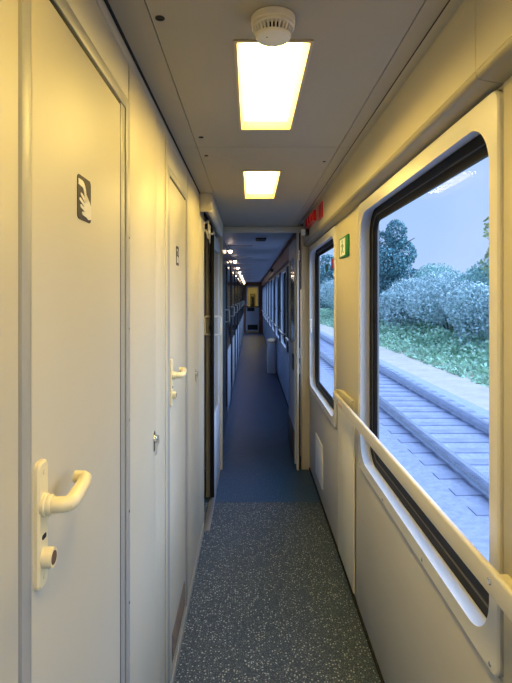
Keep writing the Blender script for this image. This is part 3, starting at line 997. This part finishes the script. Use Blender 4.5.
struct(MB().box(-0.42, xa, Y_END, Y_END + .05, 0, HC).box(xb, 0.64, Y_END, Y_END + .05, 0, HC).box(xa, xb, Y_END, Y_END + .05, 2.04, HC).build('wall_end', M['wood'], smooth=0), 'brown end wall around the far door')
struct(MB().box(-0.8, -0.75, Y_END + .05, 25, 0, HC).box(0.60, 0.65, Y_END + .05, 25, 0, HC).box(-0.8, 0.65, 24.95, 25, 0, HC).box(-0.8, 0.65, Y_END + .05, 25, HC, HC + .05).build('wall_next_vestibule', M['cream'], smooth=0), 'cream walls of the lit vestibule behind the far door')
nl = empty('vestibule_light', (0.1, 23.6, HC), 'lit ceiling panel of the vestibule behind the far door', 'ceiling light')
MB().box(-0.10, 0.25, 23.0, 24.2, HC - .02, HC - .001, .002).build('frame', M['lampframe'], nl)
MB().box(-0.08, 0.23, 23.02, 24.18, HC - .024, HC - .019).build('diffuser', M['lampfar'], nl, smooth=0)
dn = empty('gangway_door', (0.05, 24.9, 0), 'dark doorway seen through the window of the far door', 'door')
MB().box(-0.02, 0.24, 24.90, 24.948, 0.0, 1.72, .01).build('door_leaf', M['kick'], dn)
MB().box(0.04, 0.18, 24.892, 24.901, 1.1, 1.6, .002).build('pane', M['darkpane'], dn)
# wall behind the viewer
struct(MB().box(-0.42, 0.64, Y_BACK - .05, Y_BACK, 0, HC).build('wall_back', M['cream'], smooth=0), 'cream end wall behind the viewer')

# ================================================================== the countryside outside
GZ = -1.10


def terrain_mat(name, c0, c1, scale, rough=0.95, c2=None):
    m = mat(name, c0, rough, spec=0.1)
    t = m.node_tree
    b = t.nodes['Principled BSDF']
    tcn = t.nodes.new('ShaderNodeTexCoord')
    n = t.nodes.new('ShaderNodeTexNoise')
    n.inputs['Scale'].default_value = scale
    n.inputs['Detail'].default_value = 8
    n.inputs['Roughness'].default_value = 0.7
    r = t.nodes.new('ShaderNodeValToRGB')
    r.color_ramp.elements[0].position = 0.32
    r.color_ramp.elements[0].color = (*c0, 1)
    r.color_ramp.elements[1].position = 0.68
    r.color_ramp.elements[1].color = (*c1, 1)
    t.links.new(tcn.outputs['Object'], n.inputs['Vector'])
    t.links.new(n.outputs['Fac'], r.inputs[0])
    t.links.new(r.outputs[0], b.inputs['Base Color'])
    return m


M['meadow'] = terrain_mat('meadow', (0.12, 0.24, 0.15), (0.26, 0.42, 0.26), 0.5)
M['verge'] = terrain_mat('dry_verge', (0.60, 0.54, 0.43), (0.78, 0.70, 0.57), 1.5)
M['ballast'] = terrain_mat('ballast', (0.34, 0.38, 0.50), (0.52, 0.57, 0.70), 9.0)
M['sleeper'] = mat('concrete_sleeper', (0.34, 0.38, 0.50), 0.9, vary=0.2)
M['railsteel'] = mat('rail_steel', (0.62, 0.66, 0.72), 0.25, metal=0.8)

struct(MB().box(-6, 260, -60, 420, GZ - .5, GZ - .28).build('ground', M['meadow'], smooth=0), 'green meadow beyond the railway')
mb = MB().prism([(0.7, GZ - .27), (0.7, GZ - .10), (2.2, GZ - .06), (2.75, GZ), (5.2, GZ), (6.0, GZ - .20), (6.0, GZ - .27)], 'y', -40, 260)
struct(mb.build('ballast_bed', M['ballast'], smooth=0), 'bluish grey ballast of the neighbouring track')
struct(MB().prism([(5.8, GZ - .28), (5.8, GZ - .18), (7.0, GZ - .16), (8.6, GZ - .22), (8.6, GZ - .28)], 'y', -40, 260).build('verge', M['verge'], smooth=0), 'pale dry verge beside the track')
for x, lab in ((3.15, 'steel rail of the neighbouring track closer to the train'), (4.585, 'steel rail of the neighbouring track on the meadow side')):
    prof = [(x - .07, GZ + .022), (x + .07, GZ + .022), (x + .07, GZ + .065), (x + .012, GZ + .085), (x + .012, GZ + .165), (x + .036, GZ + .180), (x + .036, GZ + .215), (x - .036, GZ + .215), (x - .036, GZ + .180), (x - .012, GZ + .165), (x - .012, GZ + .085), (x - .07, GZ + .065)]
    tag(MB().prism(prof, 'y', -30, 220).build('track_rail', M['railsteel'], smooth=0), lab, 'rail', 'rails of the neighbouring track')
s0 = None
for k in range(90):
    y = 2.0 + .62 * k
    if s0 is None:
        s0 = MB().prism([(2.74, GZ - .02), (5.20, GZ - .02), (5.20, GZ + .010), (4.95, GZ + .022), (4.2, GZ + .022), (3.7, GZ + .022), (3.0, GZ + .022), (2.74, GZ + .010)], 'y', y - .13, y + .13).build('sleeper', M['sleeper'], smooth=0)
        s = s0
    else:
        s = s0.copy()
        s.location.y = y - 2.0
        COL.objects.link(s)
    tag(s, 'grey concrete sleeper under the rails of the neighbouring track', 'sleeper', 'sleepers of the neighbouring track')


def leaf_mat(name, c, t=0.15):
    m = mat(name, c, 0.75, spec=0.15)
    tn = m.node_tree
    b = tn.nodes['Principled BSDF']
    g = tn.nodes.new('ShaderNodeNewGeometry')
    r = tn.nodes.new('ShaderNodeValToRGB')
    r.color_ramp.elements[0].color = (*[q * 0.6 for q in c], 1)
    r.color_ramp.elements[1].color = (*[min(1, q * 1.45) for q in c], 1)
    tn.links.new(g.outputs['Random Per Island'], r.inputs[0])
    tn.links.new(r.outputs[0], b.inputs['Base Color'])
    return m


M['leaf_dark'] = leaf_mat('dark_blue_green_leaves', (0.17, 0.34, 0.37))
M['leaf_pale'] = leaf_mat('pale_grey_green_leaves', (0.56, 0.76, 0.74))
M['leaf_mid'] = leaf_mat('mid_green_leaves', (0.38, 0.60, 0.55))
M['leaf_yellow'] = leaf_mat('yellow_green_leaves', (0.50, 0.55, 0.30))
M['leaf_grass'] = leaf_mat('scrub_leaves', (0.46, 0.70, 0.50))
M['bark'] = mat('bark', (0.10, 0.085, 0.075), 0.9, vary=0.3, vscale=6)


def leaf_quads(P, size, up=0.3):
    n = len(P)
    a = RNG.normal(size=(n, 3))
    a /= np.linalg.norm(a, axis=1)[:, None]
    bq = RNG.normal(size=(n, 3))
    bq -= (bq * a).sum(1)[:, None] * a
    bq /= np.linalg.norm(bq, axis=1)[:, None]
    s = size * RNG.uniform(.6, 1.3, size=(n, 1))
    v = np.stack([P - a * s * .5, P + bq * s * .32, P + a * s * .5, P - bq * s * .32], axis=1).reshape(-1, 3)
    return v


def leaf_object(name, P, size, m, parent=None):
    v = leaf_quads(P, size)
    n = len(P)
    me = bpy.data.meshes.new(name)
    me.vertices.add(4 * n)
    me.vertices.foreach_set('co', v.astype(np.float32).ravel())
    me.loops.add(4 * n)
    me.loops.foreach_set('vertex_index', np.arange(4 * n, dtype=np.int32))
    me.polygons.add(n)
    me.polygons.foreach_set('loop_start', np.arange(0, 4 * n, 4, dtype=np.int32))
    me.update(calc_edges=True)
    me.validate()
    me.materials.append(m)
    o = bpy.data.objects.new(name, me)
    COL.objects.link(o)
    if parent is not None:
        o.parent = parent
        o.matrix_parent_inverse = Matrix.Translation(parent.location).inverted()
    return o


def blob_points(blobs, n):
    """points near the surfaces of ellipsoids (cx, cy, cz, rx, ry, rz)"""
    w = np.array([bb[3] * bb[5] for bb in blobs])
    cnt = (n * w / w.sum()).astype(int)
    out = []
    for bb, q in zip(blobs, cnt):
        d = RNG.normal(size=(q, 3))
        d /= np.linalg.norm(d, axis=1)[:, None]
        rad = RNG.uniform(.45, 1.0, size=(q, 1)) ** .5
        out.append(np.array(bb[:3]) + d * rad * np.array(bb[3:]))
    return np.concatenate(out)


def tree(name, x, y, h, r, m, nl, size, label, group=None, bare=0.3, nb=9, cat='tree'):
    z0 = GZ - .28
    e = empty(name, (x, y, z0), label, cat, group)
    mb = MB()
    mb.tube([(x, y, z0 - .05), (x + .05 * r, y, z0 + h * .3), (x - .03 * r, y, z0 + h * .6), (x, y, z0 + h * .85)], .1, 8, radii=[.03 * h, .022 * h, .014 * h, .005 * h])
    for q in range(5):
        a = q * 2.4 + x
        zz = z0 + h * (.3 + .1 * q)
        mb.tube([(x, y, zz), (x + math.cos(a) * r * .4, y + math.sin(a) * r * .4, zz + h * .10), (x + math.cos(a) * r * .75, y + math.sin(a) * r * .75, zz + h * .16)], .05, 6, radii=[.010 * h, .007 * h, .003 * h])
    mb.build('trunk', M['bark'], e)
    blobs = []
    for q in range(nb):
        t = bare + (1 - bare) * (q + .5) / nb
        rr_ = r * (0.55 + .45 * math.sin(PI * min(1, (t - bare) / (1 - bare) * .85 + .15)))
        a = q * 2.4 + y
        off = rr_ * .45
        s = rr_ * random.uniform(.55, .8)
        blobs.append((x + math.cos(a) * off, y + math.sin(a) * off, z0 + h * t * .94, s, s, h * (1 - bare) / nb * 1.6))
    leaf_object('foliage', blob_points(blobs, nl), size, m, e)
    return e


def shrub(x, y, h, r, m, nl, size, label, group):
    z0 = GZ - .28
    e = empty('shrub', (x, y, z0), label, 'shrub', group)
    mb = MB()
    for q in range(4):
        a = q * 1.7 + x
        mb.tube([(x, y, z0 - .05), (x + math.cos(a) * r * .25, y + math.sin(a) * r * .25, z0 + h * .4), (x + math.cos(a) * r * .45, y + math.sin(a) * r * .45, z0 + h * .75)], .05, 6, radii=[.05, .035, .012])
    mb.build('stem', M['bark'], e)
    blobs = []
    for q in range(7):
        a = q * 2.4 + y
        off = r * .5 * (q > 0)
        s = r * random.uniform(.5, .7)
        blobs.append((x + math.cos(a) * off, y + math.sin(a) * off, z0 + h * random.uniform(.35, .72), s, s, h * .34))
    leaf_object('foliage', blob_points(blobs, nl), size, m, e)
    return e


# tall dark trees seen at the far side of the large window
tree('roadside_tree', 15.0, 55.0, 10.6, 3.4, M['leaf_dark'], 16000, .28, 'tall dark blue green tree at the far edge of the large window view', 'trees beyond the railway', .12)
tree('roadside_tree', 14.0, 63.0, 9.6, 3.2, M['leaf_dark'], 11000, .30, 'dark tree standing behind the tall tree in the window view', 'trees beyond the railway', .12)
tree('roadside_tree', 13.5, 84.0, 9.5, 3.6, M['leaf_dark'], 6000, .45, 'dark green tree seen through the second window', 'trees beyond the railway', .1)
tree('roadside_tree', 12.0, 104.0, 9.5, 3.8, M['leaf_mid'], 6000, .5, 'mid green tree beyond the dark tree in the second window', 'trees beyond the railway', .1)
tree('roadside_tree', 15.8, 31.2, 8.6, 1.7, M['leaf_yellow'], 1500, .30, 'sparse yellow green tree at the near edge of the large window', 'trees beyond the railway', .5, 6)
# shrubs in the middle distance
SH = [(14.5, 42, 4.6, 3.0, 'leaf_pale'), (13.2, 34, 4.4, 2.8, 'leaf_pale'), (17.5, 45, 5.6, 3.2, 'leaf_mid'), (15.0, 37, 4.8, 2.6, 'leaf_pale'), (14.2, 30, 4.3, 2.4, 'leaf_mid'), (18.0, 38, 5.8, 3.0, 'leaf_mid'),
      (13.0, 47, 4.2, 2.6, 'leaf_dark'), (19.5, 52, 6.0, 3.4, 'leaf_mid'), (12.5, 26.5, 3.9, 2.2, 'leaf_pale'), (16.0, 33, 5.2, 2.4, 'leaf_mid'), (13.5, 22.5, 4.2, 2.3, 'leaf_mid'), (12.8, 71, 5.5, 3.4, 'leaf_pale'), (12.0, 92, 5.5, 3.6, 'leaf_pale'),
      (14, 17, 4.2, 2.4, 'leaf_pale'), (13, 11, 4.0, 2.4, 'leaf_mid'), (14, 4, 4.2, 2.6, 'leaf_pale'), (20.5, 43, 6.2, 3.2, 'leaf_dark'), (11.8, 58, 4.4, 2.6, 'leaf_mid'), (11.5, 38.5, 3.4, 1.9, 'leaf_pale')]
LAB = {'leaf_pale': ('pale grey green bushy shrub beyond the dry verge', 'pale shrubs beyond the verge'), 'leaf_mid': ('mid green bushy shrub beyond the dry verge', 'mid green shrubs beyond the verge'), 'leaf_dark': ('dark blue green shrub beyond the dry verge', 'dark shrubs beyond the verge')}
for x, y, h, r, mm in SH:
    shrub(x, y, h, r, M[mm], 9000, .19, *LAB[mm])
# low scrub over the meadow
n = 85000
px = 7.4 + RNG.uniform(0, 1, n) ** 1.3 * 20
py = RNG.uniform(0, 95, n)
hump = 0.55 + 0.45 * np.sin(px * 1.7 + np.sin(py * .9) * 2) * np.sin(py * .75 + px * .4)
hh = np.clip((px - 7.2) / 2.0, .15, 1.0) * (0.25 + 1.0 * hump)
pz = GZ - .28 + RNG.uniform(0, 1, n) ** .7 * hh
sc_o = leaf_object('scrub', np.stack([px, py, pz], 1), .21, M['leaf_grass'])
tag(sc_o, 'low green scrub and weeds covering the field beyond the verge', 'undergrowth', kind='stuff')
